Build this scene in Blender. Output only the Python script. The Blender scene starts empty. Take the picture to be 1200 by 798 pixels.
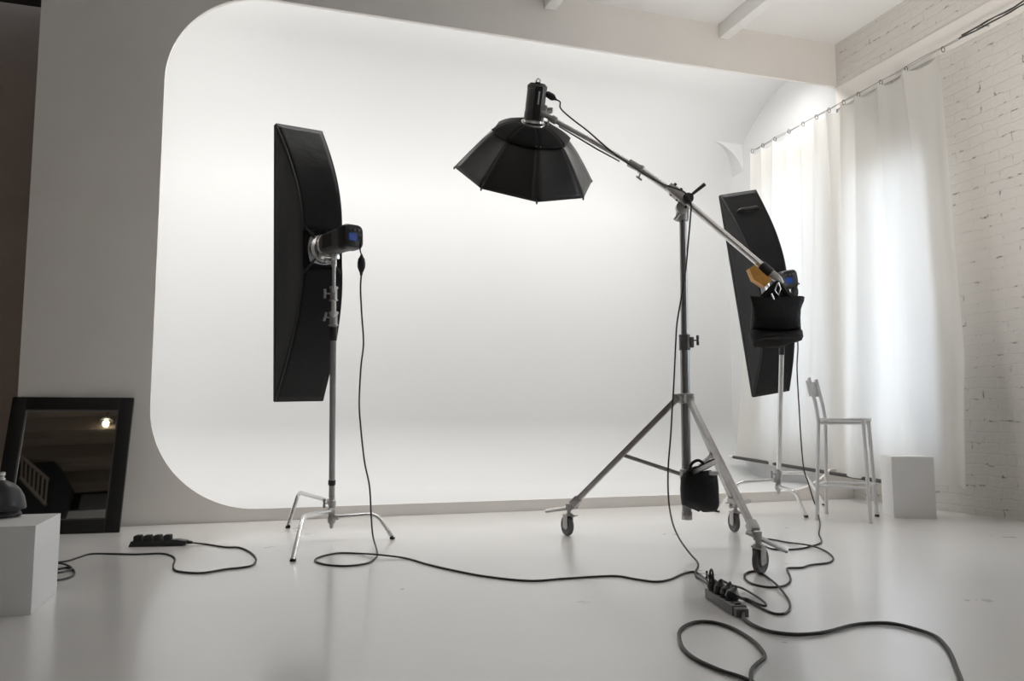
import bpy, bmesh, math, random
from mathutils import Vector, Matrix
random.seed(7)
SC = bpy.context.scene
COL = SC.collection
PI = math.pi

# ------------------------------------------------------------------ camera, light, exposure
FPX, HCAM = 933.33, 0.70
cd = bpy.data.cameras.new('camera'); cam = bpy.data.objects.new('camera', cd); COL.objects.link(cam)
cd.lens = 28; cd.sensor_width = 36; cd.clip_start = 0.05
PITCH, YAW = math.radians(5.569), math.radians(18.017)
cam.location = (0, 0, HCAM); cam.rotation_euler = (PI/2+PITCH, 0, -YAW)
SC.camera = cam
SC.view_settings.view_transform = 'Standard'; SC.view_settings.look = 'None'
SC.view_settings.gamma = 1; SC.view_settings.use_curve_mapping = False
SC.view_settings.exposure = 0.24

w = bpy.data.worlds.new('world'); SC.world = w; w.use_nodes = True
bg = w.node_tree.nodes['Background']; bg.inputs[0].default_value = (.80, .88, 1, 1); bg.inputs[1].default_value = 1.0

def area(name, loc, to, sx, sy, power, col=(1, 1, 1), spread=180):
    l = bpy.data.lights.new(name, 'AREA'); l.shape = 'RECTANGLE'; l.size = sx; l.size_y = sy
    l.energy = power; l.color = col; l.spread = math.radians(spread)
    o = bpy.data.objects.new(name, l); COL.objects.link(o); o.location = loc
    o.rotation_euler = (Vector(to)-Vector(loc)).to_track_quat('-Z', 'Y').to_euler()
    return o
DAY = (.93, .97, 1.0); WARM = (1, .93, .86)
# daylight outside the windows of the brick wall (two behind the curtain, plus an unseen one added down the room as fill)
area('daylight_alcove_window', (5.75, 6.62, 1.9), (4.9, 6.62, 1.8), 1.0, 2.5, 17, DAY)
area('daylight_curtained_window', (5.75, 5.15, 1.6), (4.9, 5.15, 1.6), .9, 2.3, 22, DAY)
area('side_fill_daylight', (5.75, 2.6, 2.1), (4.9, 2.6, 1.9), 1.5, 1.9, 34, DAY)
# added lights hidden behind the opening's left end and head, to brighten the alcove evenly
area('alcove_fill_left', (-1.15, 6.30, 1.9), (1.0, 7.1, 1.9), .20, 3.0, 7, (1, .99, .97))
area('alcove_fill_top', (1.8, 6.04, 3.97), (1.8, 6.50, 1.0), 5.6, .24, 76, (1, .99, .97), 165)
area('alcove_fill_back', (1.8, 5.90, 3.84), (1.8, 7.6, 3.62), 5.6, .12, 13, (1, .99, .97))
# added unseen fills: one from the hall behind, one upward onto ceiling and beam
area('hall_fill_light', (1.5, -2.5, 5.3), (1.2, 3.0, 0.5), 2.5, 1.2, 19, WARM)
area('upward_fill_light', (2.9, 2.0, 1.2), (4.7, 4.4, 4.1), .7, .7, 19, (1, .96, .91), 100)

# pixel to place: a ray through the photo frame, cut at a depth along the view axis / at a plane
FW = Vector((math.sin(YAW)*math.cos(PITCH), math.cos(YAW)*math.cos(PITCH), math.sin(PITCH)))
RT = Vector((math.cos(YAW), -math.sin(YAW), 0)); UP = RT.cross(FW)
CP = Vector((0, 0, HCAM))
def ray(x, y): return FW + RT*((x-600)/FPX) + UP*((399-y)/FPX)
def pt(x, y, F): return CP + ray(x, y)*F
def gp(x, y, z=0):
    d = ray(x, y); return CP + d*((z-HCAM)/d.z)
def atY(x, y, Y): d = ray(x, y); return CP + d*(Y/d.y)
def atX(x, y, X): d = ray(x, y); return CP + d*(X/d.x)

# ------------------------------------------------------------------ materials
def nodes(name):
    m = bpy.data.materials.new(name); m.use_nodes = True
    nt = m.node_tree; return m, nt, nt.nodes['Principled BSDF']
def link(nt, a, b): nt.links.new(a, b)
def mat(name, col, rough=.5, metal=0, var=0, scale=8, bump=0, bscale=40, coat=0, emit=None, es=0, sheen=0, spec=None):
    m, nt, b = nodes(name)
    b.inputs['Base Color'].default_value = (*col, 1); b.inputs['Roughness'].default_value = rough
    b.inputs['Metallic'].default_value = metal
    if spec is not None: b.inputs['Specular IOR Level'].default_value = spec
    if coat: b.inputs['Coat Weight'].default_value = coat; b.inputs['Coat Roughness'].default_value = .1
    if sheen: b.inputs['Sheen Weight'].default_value = sheen
    if emit: b.inputs['Emission Color'].default_value = (*emit, 1); b.inputs['Emission Strength'].default_value = es
    tc = nt.nodes.new('ShaderNodeTexCoord')
    n = nt.nodes.new('ShaderNodeTexNoise'); n.inputs['Scale'].default_value = scale; n.inputs['Detail'].default_value = 5
    link(nt, tc.outputs['Object'], n.inputs['Vector'])
    if var:
        r = nt.nodes.new('ShaderNodeMapRange'); r.inputs['From Min'].default_value = .3; r.inputs['From Max'].default_value = .7
        r.inputs['To Min'].default_value = 1-var; r.inputs['To Max'].default_value = 1+var
        link(nt, n.outputs['Fac'], r.inputs['Value'])
        mx = nt.nodes.new('ShaderNodeVectorMath'); mx.operation = 'SCALE'; mx.inputs[0].default_value = col
        link(nt, r.outputs[0], mx.inputs['Scale']); link(nt, mx.outputs[0], b.inputs['Base Color'])
    if bump:
        n2 = nt.nodes.new('ShaderNodeTexNoise'); n2.inputs['Scale'].default_value = bscale; n2.inputs['Detail'].default_value = 4
        link(nt, tc.outputs['Object'], n2.inputs['Vector'])
        bp = nt.nodes.new('ShaderNodeBump'); bp.inputs['Strength'].default_value = bump; bp.inputs['Distance'].default_value = .01
        link(nt, n2.outputs['Fac'], bp.inputs['Height']); link(nt, bp.outputs[0], b.inputs['Normal'])
    return m

M = {}
M['cyc'] = mat('alcove_white_paint', (.68, .682, .68), .75)
M['wall'] = mat('white_wall_paint', (.86, .82, .775), .7, var=.035, scale=1.3, bump=.12, bscale=3)
M['ceil'] = mat('ceiling_paint', (.89, .88, .86), .8)
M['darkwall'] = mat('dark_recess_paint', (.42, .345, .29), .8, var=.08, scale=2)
M['black'] = mat('black_paint', (.012, .012, .013), .5)
M['brownbeam'] = mat('brown_beam_paint', (.20, .16, .12), .8)
M['hallceil'] = mat('hall_ceiling_paint', (.30, .25, .20), .8)
M['hallwhite'] = mat('hall_wall_white', (.9, .89, .87), .7)
M['hallgrey'] = mat('hall_panel_grey', (.22, .22, .21), .6)
M['cube'] = mat('white_cube_lacquer', (.86, .855, .845), .45, var=.01)
M['stool'] = mat('white_powder_coat', (.72, .72, .715), .4)
M['chrome'] = mat('chrome', (.80, .80, .80), .24, .9)
M['steel'] = mat('brushed_steel', (.40, .39, .385), .34, .9, var=.1, scale=30)
M['darksteel'] = mat('dark_steel_tube', (.32, .32, .325), .33, 1)
M['cast'] = mat('cast_alloy', (.44, .43, .42), .42, .75, bump=.1, bscale=80)
M['fabric'] = mat('black_softbox_fabric', (.010, .010, .011), .60, bump=.45, bscale=7, spec=.25)
M['fabric2'] = mat('black_softbox_side_fabric', (.016, .016, .017), .38, bump=.5, bscale=7, sheen=.08)
M['bag'] = mat('black_nylon_bag', (.009, .009, .010), .65, bump=.4, bscale=35, spec=.3)
M['plastic'] = mat('black_plastic', (.016, .016, .017), .4)
M['grey'] = mat('graphite_housing', (.11, .11, .113), .42)
M['rubber'] = mat('black_rubber', (.02, .02, .02), .65)
M['wheel'] = mat('grey_caster_tyre', (.10, .10, .10), .5)
M['cable'] = mat('black_cable', (.022, .021, .02), .45)
M['silver'] = mat('silver_reflector_cloth', (.80, .82, .88), .28, .9, bump=.6, bscale=25)
M['whitecloth'] = mat('white_diffusion_cloth', (.85, .85, .85), .8)
M['blue'] = mat('blue_display', (.01, .03, .12), .25, emit=(.02, .07, .36), es=.25)
M['label'] = mat('silver_label', (.55, .55, .55), .4)
M['amber'] = mat('amber_weight', (.62, .30, .05), .45, var=.25, scale=14)
M['mirror'] = mat('mirror_glass', (.82, .82, .80), .02, 1)
M['frame'] = mat('black_mirror_frame', (.012, .012, .012), .3)
M['dish'] = mat('black_reflector_dish', (.03, .031, .036), .35)
M['bulb'] = mat('lit_bulb', (1, .9, .7), .3, emit=(1, .86, .62), es=14)
M['wire'] = mat('rail_wire', (.10, .095, .085), .6, .6, var=.5, scale=25)
M['rod'] = mat('dark_rod', (.05, .048, .045), .5)
M['glass'] = mat('window_glass', (.9, .95, 1), .05)
_b = M['glass'].node_tree.nodes['Principled BSDF']; _b.inputs['Transmission Weight'].default_value = 1; _b.inputs['IOR'].default_value = 1.02

# floor: painted, satin gloss, faint wear
m, nt, b = nodes('painted_floor'); M['floor'] = m
b.inputs['Coat Weight'].default_value = .8; b.inputs['Coat Roughness'].default_value = .16; b.inputs['IOR'].default_value = 1.6
tc = nt.nodes.new('ShaderNodeTexCoord')
n = nt.nodes.new('ShaderNodeTexNoise'); n.inputs['Scale'].default_value = .8; n.inputs['Detail'].default_value = 7
cr = nt.nodes.new('ShaderNodeValToRGB'); cr.color_ramp.elements[0].position = .3; cr.color_ramp.elements[0].color = (.83, .805, .78, 1)
cr.color_ramp.elements[1].position = .7; cr.color_ramp.elements[1].color = (.88, .86, .835, 1)
link(nt, tc.outputs['Object'], n.inputs['Vector']); link(nt, n.outputs['Fac'], cr.inputs[0]); link(nt, cr.outputs[0], b.inputs['Base Color'])
n3 = nt.nodes.new('ShaderNodeTexNoise'); n3.inputs['Scale'].default_value = 2.2; n3.inputs['Detail'].default_value = 6
mr = nt.nodes.new('ShaderNodeMapRange'); mr.inputs['To Min'].default_value = .22; mr.inputs['To Max'].default_value = .40
link(nt, tc.outputs['Object'], n3.inputs['Vector']); link(nt, n3.outputs['Fac'], mr.inputs['Value']); link(nt, mr.outputs[0], b.inputs['Roughness'])
n4 = nt.nodes.new('ShaderNodeTexNoise'); n4.inputs['Scale'].default_value = 2.5; n4.inputs['Detail'].default_value = 0
bp = nt.nodes.new('ShaderNodeBump'); bp.inputs['Strength'].default_value = .06; bp.inputs['Distance'].default_value = .01
link(nt, tc.outputs['Object'], n4.inputs['Vector']); link(nt, n4.outputs['Fac'], bp.inputs['Height'])

# white painted brick: bricks in relief, chipped joints
m, nt, b = nodes('white_painted_brick'); M['brick'] = m
tc = nt.nodes.new('ShaderNodeTexCoord'); sp = nt.nodes.new('ShaderNodeSeparateXYZ'); cb = nt.nodes.new('ShaderNodeCombineXYZ')
link(nt, tc.outputs['Object'], sp.inputs[0]); link(nt, sp.outputs['Y'], cb.inputs['X']); link(nt, sp.outputs['Z'], cb.inputs['Y'])
nz = nt.nodes.new('ShaderNodeTexNoise'); nz.inputs['Scale'].default_value = 9; nz.inputs['Detail'].default_value = 6; nz.inputs['Roughness'].default_value = .6
link(nt, cb.outputs[0], nz.inputs['Vector'])
dv = nt.nodes.new('ShaderNodeVectorMath'); dv.operation = 'MULTIPLY_ADD'; dv.inputs[1].default_value = (.055, .05, 0)
link(nt, nz.outputs['Color'], dv.inputs[0]); link(nt, cb.outputs[0], dv.inputs[2])
bk = nt.nodes.new('ShaderNodeTexBrick'); bk.inputs['Scale'].default_value = 1
bk.inputs['Brick Width'].default_value = .235; bk.inputs['Row Height'].default_value = .078
bk.inputs['Mortar Size'].default_value = .010; bk.inputs['Mortar Smooth'].default_value = 1
link(nt, dv.outputs[0], bk.inputs['Vector'])
ch = nt.nodes.new('ShaderNodeTexNoise'); ch.inputs['Scale'].default_value = 11; ch.inputs['Detail'].default_value = 6; ch.inputs['Roughness'].default_value = .65
link(nt, cb.outputs[0], ch.inputs['Vector'])
gt = nt.nodes.new('ShaderNodeMapRange'); gt.inputs['From Min'].default_value = .56; gt.inputs['From Max'].default_value = .65
link(nt, ch.outputs['Fac'], gt.inputs['Value'])
mu = nt.nodes.new('ShaderNodeMath'); mu.operation = 'MULTIPLY'; link(nt, gt.outputs[0], mu.inputs[0]); link(nt, bk.outputs['Fac'], mu.inputs[1])
mx = nt.nodes.new('ShaderNodeMix'); mx.data_type = 'RGBA'; mx.inputs['A'].default_value = (.70, .67, .63, 1); mx.inputs['B'].default_value = (.16, .15, .125, 1)
link(nt, mu.outputs[0], mx.inputs['Factor']); link(nt, mx.outputs['Result'], b.inputs['Base Color']); b.inputs['Roughness'].default_value = .55
inv = nt.nodes.new('ShaderNodeMath'); inv.operation = 'SUBTRACT'; inv.inputs[0].default_value = 1; link(nt, bk.outputs['Fac'], inv.inputs[1])
fn = nt.nodes.new('ShaderNodeTexNoise'); fn.inputs['Scale'].default_value = 22; fn.inputs['Detail'].default_value = 6; link(nt, cb.outputs[0], fn.inputs['Vector'])
ad = nt.nodes.new('ShaderNodeMath'); ad.operation = 'MULTIPLY_ADD'; ad.inputs[1].default_value = 2.4
link(nt, fn.outputs['Fac'], ad.inputs[0]); link(nt, inv.outputs[0], ad.inputs[2])
bp = nt.nodes.new('ShaderNodeBump'); bp.inputs['Strength'].default_value = .38; bp.inputs['Distance'].default_value = .007
link(nt, ad.outputs[0], bp.inputs['Height']); link(nt, bp.outputs[0], b.inputs['Normal'])

# curtain cloth lets light through
m = bpy.data.materials.new('cream_curtain_cloth'); m.use_nodes = True; nt = m.node_tree; nt.nodes.clear(); M['curtain'] = m
out = nt.nodes.new('ShaderNodeOutputMaterial'); df = nt.nodes.new('ShaderNodeBsdfDiffuse'); tl = nt.nodes.new('ShaderNodeBsdfTranslucent')
df.inputs[0].default_value = (.80, .775, .73, 1); tl.inputs[0].default_value = (.86, .86, .86, 1)
ms = nt.nodes.new('ShaderNodeMixShader'); ms.inputs[0].default_value = .38
link(nt, df.outputs[0], ms.inputs[1]); link(nt, tl.outputs[0], ms.inputs[2]); link(nt, ms.outputs[0], out.inputs[0])

# ------------------------------------------------------------------ mesh building
class MB:
    def __init__(s): s.v = []; s.f = []
    def add(s, vs, fs):
        o = len(s.v); s.v += [Vector(v) for v in vs]; s.f += [tuple(i+o for i in f) for f in fs]; return s
    def box(s, c, size, R=None, bev=0):
        """box at c, size (x,y,z), R = 3 axis vectors; bev = chamfer"""
        R = R or (Vector((1, 0, 0)), Vector((0, 1, 0)), Vector((0, 0, 1)))
        c = Vector(c); bm = bmesh.new(); bmesh.ops.create_cube(bm, size=1)
        for v in bm.verts: v.co = Vector((v.co.x*size[0], v.co.y*size[1], v.co.z*size[2]))
        if bev: bmesh.ops.bevel(bm, geom=bm.edges[:], offset=bev, segments=2, profile=.6, affect='EDGES')
        bm.verts.index_update()
        s.add([c + R[0]*v.co.x + R[1]*v.co.y + R[2]*v.co.z for v in bm.verts], [[v.index for v in f.verts] for f in bm.faces])
        bm.free(); return s
    def tube(s, pts, r, n=12, cap=True):
        pts = [Vector(p) for p in pts]; k = len(pts)
        rs = r if isinstance(r, (list, tuple)) else [r]*k
        T = []
        for i in range(k):
            a = pts[max(i-1, 0)]; b_ = pts[min(i+1, k-1)]; T.append((b_-a).normalized())
        N = T[0].orthogonal().normalized(); vs = []
        for i in range(k):
            N = (N - T[i]*N.dot(T[i])).normalized(); B = T[i].cross(N)
            for j in range(n):
                a = 2*PI*j/n; vs.append(pts[i] + (N*math.cos(a)+B*math.sin(a))*rs[i])
        fs = [(i*n+j, i*n+(j+1) % n, (i+1)*n+(j+1) % n, (i+1)*n+j) for i in range(k-1) for j in range(n)]
        if cap: fs += [tuple(range(n))[::-1], tuple((k-1)*n+j for j in range(n))]
        return s.add(vs, fs)
    def lathe(s, prof, o, ax, n=24, sq=None):
        """prof = [(radius, height along ax)]"""
        o = Vector(o); ax = Vector(ax).normalized(); N = ax.orthogonal().normalized() if sq is None else Vector(sq).normalized(); B = ax.cross(N); vs = []
        for r, h in prof:
            for j in range(n):
                a = 2*PI*j/n; vs.append(o + ax*h + (N*math.cos(a)+B*math.sin(a))*max(r, 1e-4))
        k = len(prof)
        fs = [(i*n+j, i*n+(j+1) % n, (i+1)*n+(j+1) % n, (i+1)*n+j) for i in range(k-1) for j in range(n)]
        fs += [tuple(range(n))[::-1], tuple((k-1)*n+j for j in range(n))]
        return s.add(vs, fs)
    def prism(s, poly, o, ax, ay, az, d):
        """2D polygon in ax/ay plane, extruded d along az"""
        o = Vector(o); n = len(poly)
        a = [o+ax*p[0]+ay*p[1] for p in poly]; b_ = [p+az*d for p in a]
        return s.add(a+b_, [tuple(range(n))[::-1], tuple(range(n, 2*n))] + [(i, (i+1) % n, n+(i+1) % n, n+i) for i in range(n)])
    def loft(s, rings, cap=True):
        n = len(rings[0]); vs = [p for r in rings for p in r]; k = len(rings)
        fs = [(i*n+j, i*n+(j+1) % n, (i+1)*n+(j+1) % n, (i+1)*n+j) for i in range(k-1) for j in range(n)]
        if cap: fs += [tuple(range(n))[::-1], tuple((k-1)*n+j for j in range(n))]
        return s.add(vs, fs)
    def grid(s, P):
        k, n = len(P), len(P[0])
        return s.add([p for r in P for p in r], [(i*n+j, i*n+j+1, (i+1)*n+j+1, (i+1)*n+j) for i in range(k-1) for j in range(n-1)])

def root_of(p):
    while p.parent: p = p.parent
    return p
def obj(name, mb, m, parent=None, flat=False, smooth=38, origin=None, fix=True):
    """ONE mesh object; vertices given in world space"""
    if parent: org = Vector(root_of(parent)['_org']); loc = Vector((0, 0, 0))
    else:
        if origin is None:
            xs = [v for v in mb.v]; lo = Vector([min(v[i] for v in xs) for i in range(3)]); hi = Vector([max(v[i] for v in xs) for i in range(3)])
            origin = Vector(((lo.x+hi.x)/2, (lo.y+hi.y)/2, lo.z))
        org = Vector(origin); loc = org
    me = bpy.data.meshes.new(name); me.from_pydata([v-org for v in mb.v], [], mb.f); me.update()
    if fix:
        bm = bmesh.new(); bm.from_mesh(me); bmesh.ops.recalc_face_normals(bm, faces=bm.faces[:]); bm.to_mesh(me); bm.free()
    me.materials.append(m)
    if not flat:
        for p in me.polygons: p.use_smooth = True
        me.set_sharp_from_angle(angle=math.radians(smooth))
    o = bpy.data.objects.new(name, me); COL.objects.link(o); o.location = loc
    if parent: o.parent = parent
    else: o['_org'] = list(org)
    return o
def tag(o, label, cat, group=None):
    o['label'] = label; o['category'] = cat
    if group: o['group'] = group
    return o
def thing(name, label, cat, loc, group=None):
    o = bpy.data.objects.new(name, None); COL.objects.link(o); o.location = loc; o.empty_display_size = .1
    o['_org'] = list(Vector(loc)); return tag(o, label, cat, group)
def struct(name, mb, m, **k):
    o = obj(name, mb, m, **k); o['kind'] = 'structure'; return o
def spline(pts, per=8):
    pts = [Vector(p) for p in pts]; P = [pts[0]*2-pts[1]] + pts + [pts[-1]*2-pts[-2]]; out = []
    for i in range(1, len(P)-2):
        for k in range(per):
            t = k/per; a, b_, c, d = P[i-1:i+3]
            out.append(.5*((2*b_)+(c-a)*t+(2*a-5*b_+4*c-d)*t*t+(3*b_-a-3*c+d)*t**3))
    return out + [pts[-1]]
Xa, Ya, Za = Vector((1, 0, 0)), Vector((0, 1, 0)), Vector((0, 0, 1))

# ------------------------------------------------------------------ room shell
XB = 5.03          # brick wall face
YF, YI, YN = 5.80, 5.83, 7.60     # front wall face, its inner face, alcove back
XL, ZO, ZH = -0.645, 0.083, 3.735  # opening left, sill, head
ZC = 4.14          # studio ceiling
struct('floor', MB().box((-.5, 1.7, -.05), (11.6, 11.9, .1)), M['floor'])
# front wall with the round cornered opening
R = .70; poly = [(-1.42, 0), (XB, 0), (XB, .26), (4.83, .26)]
cx, cz = 4.34, ZO+R
a0 = math.atan2(.26-cz, 4.80-cx)
poly += [(cx+R*math.cos(a0+(-PI/2-a0)*i/8), cz+R*math.sin(a0+(-PI/2-a0)*i/8)) for i in range(9)]
poly += [(XL+R-R*math.sin(PI/2*i/24), ZO+R-R*math.cos(PI/2*i/24)) for i in range(25)]
poly += [(XL+R-R*math.cos(PI/2*i/24), ZH-R+R*math.sin(PI/2*i/24)) for i in range(25)]
poly += [(XB, ZH), (XB, ZC+.1), (-1.42, ZC+.1)]
struct('wall_front', MB().prism(poly, (0, YF, 0), Xa, Za, Ya, YI-YF), M['wall'])
# alcove shell: floor, back and ceiling run into each other in coves, left end rounded too
prof = [(YI, ZO)]; rr = .6
prof += [(YN-rr+rr*math.sin(PI/2*i/14), ZO+rr-rr*math.cos(PI/2*i/14)) for i in range(15)]
prof += [(6.2+1.4*math.cos(PI/2*i/26), 2.88+1.22*math.sin(PI/2*i/26)) for i in range(27)]
prof += [(YI, 4.10)]
mb = MB(); n = len(prof); xs = [-1.38, XB]
vs = [(x, y, z) for x in xs for y, z in prof]; mb.add(vs, [(i, i+1, n+i+1, n+i) for i in range(n-1)])
outer = [(YI, ZO-.08), (YN+.08, ZO-.08), (YN+.08, ZH+.3), (YI, ZH+.3)]
mb.add([(-1.38, y, z) for y, z in prof], [tuple(range(n))])
mb2 = MB()
struct('wall_back_alcove', mb, M['cyc'], fix=False)
# left end wall of the alcove and its dark neighbour
struct('wall_alcove_left', MB().box((-1.40, 6.80, 2.1), (.04, 1.76, 4.2)), M['wall'])
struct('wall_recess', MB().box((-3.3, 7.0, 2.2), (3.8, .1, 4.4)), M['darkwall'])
struct('trim_1', MB().box((-3.0, 6.55, 4.02), (3.1, .25, .36)), M['black'])
# quarter round wedge in the far upper corner of the alcove
cx, cz, R2 = 4.58, 3.22, .46
pl = [(cx+R2*math.cos(PI/2*i/16), cz+R2*math.sin(PI/2*i/16)) for i in range(17)][::-1]
pl += [(XB, cz), (XB, 3.9), (cx, 3.9)]
struct('trim_2', MB().prism(pl, (0, 7.26, 0), Xa, Za, Ya, .34), M['cyc'])
# brick wall with two curtained windows and a first, unseen one added for side light
mb = MB()
win = [(1.85, 3.35, 1.0, 3.0), (4.78, 5.52, .45, 2.75), (5.95, 6.80, .55, 3.05)]
ys = -4.3; X0, X1, ZT = XB, XB+.45, 5.8
def wb(y0, y1, z0, z1): mb.box(((X0+X1)/2, (y0+y1)/2, (z0+z1)/2), (X1-X0, y1-y0, z1-z0))
for (y0, y1, z0, z1) in win:
    wb(ys, y0, 0, ZT); wb(y0, y1, 0, z0); wb(y0, y1, z1, ZT); ys = y1
wb(ys, YN+.1, 0, ZT)
lm = MB()
for (ya, yb, za, zb) in ((5.801, 5.95, .27, ZH), (5.84, 5.95, ZH, ZC), (6.80, YN+.05, 0, ZC), (5.95, 6.80, 0, .55), (5.95, 6.80, 3.05, ZC)): lm.box((XB-.006, (ya+yb)/2, (za+zb)/2), (.02, yb-ya, zb-za))
struct('wall_alcove_right', lm, M['cyc'], flat=True)
struct('wall_right', mb, M['brick'], flat=True, origin=(XB, 0, 0))
struct('trim_13', MB().box((XB-.006, 4.3, 3.62), (.02, 3.0, .20)), M['wall'])
for k, (y0, y1, z0, z1) in enumerate(win):
    xg = XB+.30; fr = MB(); t = .05
    for (a, b_, c, d) in ((y0, y0+t, z0, z1), (y1-t, y1, z0, z1), (y0, y1, z0, z0+t), (y0, y1, z1-t, z1), ((y0+y1)/2-t/2, (y0+y1)/2+t/2, z0, z1), (y0, y1, z0+(z1-z0)*.66-.02, z0+(z1-z0)*.66+.02)):
        fr.box((xg, (a+b_)/2, (c+d)/2), (.06, b_-a, d-c))
    o = struct('window_%d' % (k+1), fr, M['stool'], origin=(xg, (y0+y1)/2, z0))
    obj('window_pane', MB().box((xg, (y0+y1)/2, (z0+z1)/2), (.008, y1-y0-.02, z1-z0-.02)), M['glass'], o)
struct('ceiling', MB().box((.9, 3.86, ZC+.05), (8.3, 4.92, .1)), M['ceil'])
for k, x in enumerate((-1.05, .58, 2.21, 3.84)):
    struct('trim_%d' % (k+3), MB().box((x, 3.60, ZC-.065), (.10, 4.39, .13), bev=.006), M['ceil'])
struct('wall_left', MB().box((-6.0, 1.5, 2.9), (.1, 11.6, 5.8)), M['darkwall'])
struct('wall_back', MB().box((-.5, -4.25, 2.69), (11.1, .1, 5.38)), M['hallwhite'])
struct('wall_back_upper', MB().box((-.5, -4.25, 5.6), (11.1, .12, .42)), M['black'])
struct('trim_7', MB().box((-4.12, -4.17, 5.54), (.62, .03, .30)), M['hallgrey'])
struct('ceiling_hall', MB().box((-.5, -1.3, 5.80), (11.1, 6.1, .1)), M['hallceil'])
struct('trim_8', MB().box((.9, 1.46, 4.97), (8.3, .1, 1.64)), M['hallwhite'])
struct('trim_9', MB().box((-4.6, 4.3, 4.97), (2.8, 5.5, .2)), M['black'])
for k, y in enumerate((-3.5, -2.6, -1.75)):
    struct('trim_%d' % (k+10), MB().box((-.5, y, 5.62), (11.0, .22, .26)), M['brownbeam'])

# stair railing high in the hall (seen in the mirror)
t = thing('stair_railing', 'pale wooden stair railing with balusters reflected in the black framed mirror', 'railing', (-4.9, -2.5, 4.6))
A, B_, C_, D_ = Vector((-4.94, -2.5, 5.56)), Vector((-4.42, -2.5, 5.08)), Vector((-4.86, -2.5, 5.14)), Vector((-4.36, -2.5, 4.60))
obj('handrail', MB().tube([A, B_], .028, 8), M['hallceil'], t)
obj('bottom_rail', MB().tube([C_, D_], .028, 8), M['hallceil'], t)
for i in range(7):
    f = (i+.2)/6.4; obj('baluster', MB().tube([C_.lerp(D_, f), A.lerp(B_, f)], .016, 6), M['hallceil'], t)
obj('stair_flight', MB().prism([(-5.9, 6.3), (-5.0, 6.25), (-4.72, 5.75), (-4.3, 5.35), (-4.05, 4.95), (-4.1, 4.4), (-5.9, 4.4)], (0, -2.75, 0), Xa, Za, Ya, .15), M['black'], t)
# lit pendant
P0 = Vector((-3.36, -1.5, 5.50))
t = thing('pendant_lamp', 'small lit pendant lamp reflected at the top right of the mirror', 'lamp', P0-Za*.08)
obj('lamp_cord', MB().tube([P0+Za*.12, (P0.x, P0.y, 5.75)], .008, 6), M['black'], t)
obj('lamp_shade', MB().lathe([(.02, .13), (.035, .12), (.06, .07), (.10, .05), (.098, .045), (.05, .06)], P0, Za, 20), M['black'], t)
obj('light_bulb', MB().lathe([(.001, -.055), (.022, -.048), (.040, -.02), (.042, 0), (.03, .04), (.02, .06)], P0, Za, 20), M['bulb'], t)

# ------------------------------------------------------------------ curtain, rail
mb = MB(); P = []
hooksY = [4.50, 4.86, 5.13, 5.39, 5.57, 5.76, 5.93, 6.12, 6.33, 6.55, 6.75, 6.93]
def hookf(y):   # 1 at a hook, 0 midway
    for a, b_ in zip(hooksY, hooksY[1:]):
        if a <= y <= b_: return abs((y-a)/(b_-a)-.5)*2
    return 1
NU, NV = 330, 110
for i in range(NV+1):
    v = i/NV; row = []
    for j in range(NU+1):
        u = j/NU
        ytop = hooksY[0] + u*(hooksY[-1]-hooksY[0])
        h = hookf(ytop); zt = 3.470 - .045*(1-h**2.5)
        zb = .215 + .115*max(0, (u-.62)/.38)**1.2 + .01*math.sin(u*31)
        z = zt + (zb-zt)*v
        y = ytop + v**1.6*(.36*max(0, (u-.3)/.7) - .03*math.sin(u*9)) - .20*v**.8*max(0, 1-u/.35)**1.3
        g1 = math.exp(-v*3.2); g2 = 1-math.exp(-v*3.5)
        d = (.06*h**3-.02)*g1
        ph = u*2*PI
        d += g2*(.055*math.sin(ph*5.1+.8+.6*math.sin(v*2)) + .035*math.sin(ph*2.3+2.0+.5*v) + .018*math.sin(ph*11+1.7*math.sin(v*1.6+u*4)))
        d += .006*math.sin(u*61+v*17)*v
        # outer corner at the bottom right kicks out
        kick = max(0, v-.72)*max(0, .16-u)*2.2
        x = 4.885 - d*(.80-.45*max(0, (u-.5)/.5)) - kick - .05*v
        row.append(Vector((x, y, z)))
    P.append(row)
mb.grid(P)
cur = obj('curtain', mb, M['curtain'], origin=(4.9, 5.7, .2), smooth=180, fix=False)
tag(cur, 'long cream curtain hanging in soft folds in front of the white brick wall', 'curtain')
t = thing('curtain_rail', 'thin dark double wire rail with hooks high on the white brick wall', 'curtain rail', (XB-.12, 5.3, 3.49))
mr_ = MB()
for dz, dx in ((0, 0), (.035, .03)):
    pp = [(4.90+dx+.004*math.sin(k*1.3), 4.35+.095*k, 3.492+dz*(1-k/28)+.004*math.sin(k*.9+dz*99)) for k in range(28)]
    obj('rail_wire', MB().tube(pp, .0035, 6), M['cast'], t)
    pp = [(4.90+dx+.006*math.sin(k*1.7), 2.6+.07*k, 3.494+dz*(1+.02*(25-k))+.003*math.sin(k*1.1+dz*50)) for k in range(26)]
    obj('rail_bar', MB().tube(pp, [.0045+.003*abs(math.sin(k*1.9+dz*30)) for k in range(26)], 8), M['wire'], t)
for y in (2.95, 3.6, 4.2):
    obj('wall_bracket', MB().tube([(4.90, y, 3.50), (4.94, y, 3.53), (XB+.005, y, 3.545)], .006, 8), M['cast'], t)
for y in hooksY:
    obj('hook', MB().tube([(4.90+.016*math.cos(a), y, 3.482+.022*math.sin(a)) for a in [2*PI*k/10 for k in range(11)]], .003, 6), M['wire'], t)
a_, b_ = atY(859, 535.5, 7.28), atX(1036, 564.5, 4.80)
t = thing('hem_rod', 'dark slim rod with a white tip lying along the curtain hem behind the stool', 'rod', (a_+b_)/2)
obj('rod_shaft', MB().tube([a_, b_], .016, 10), M['rod'], t)
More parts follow.
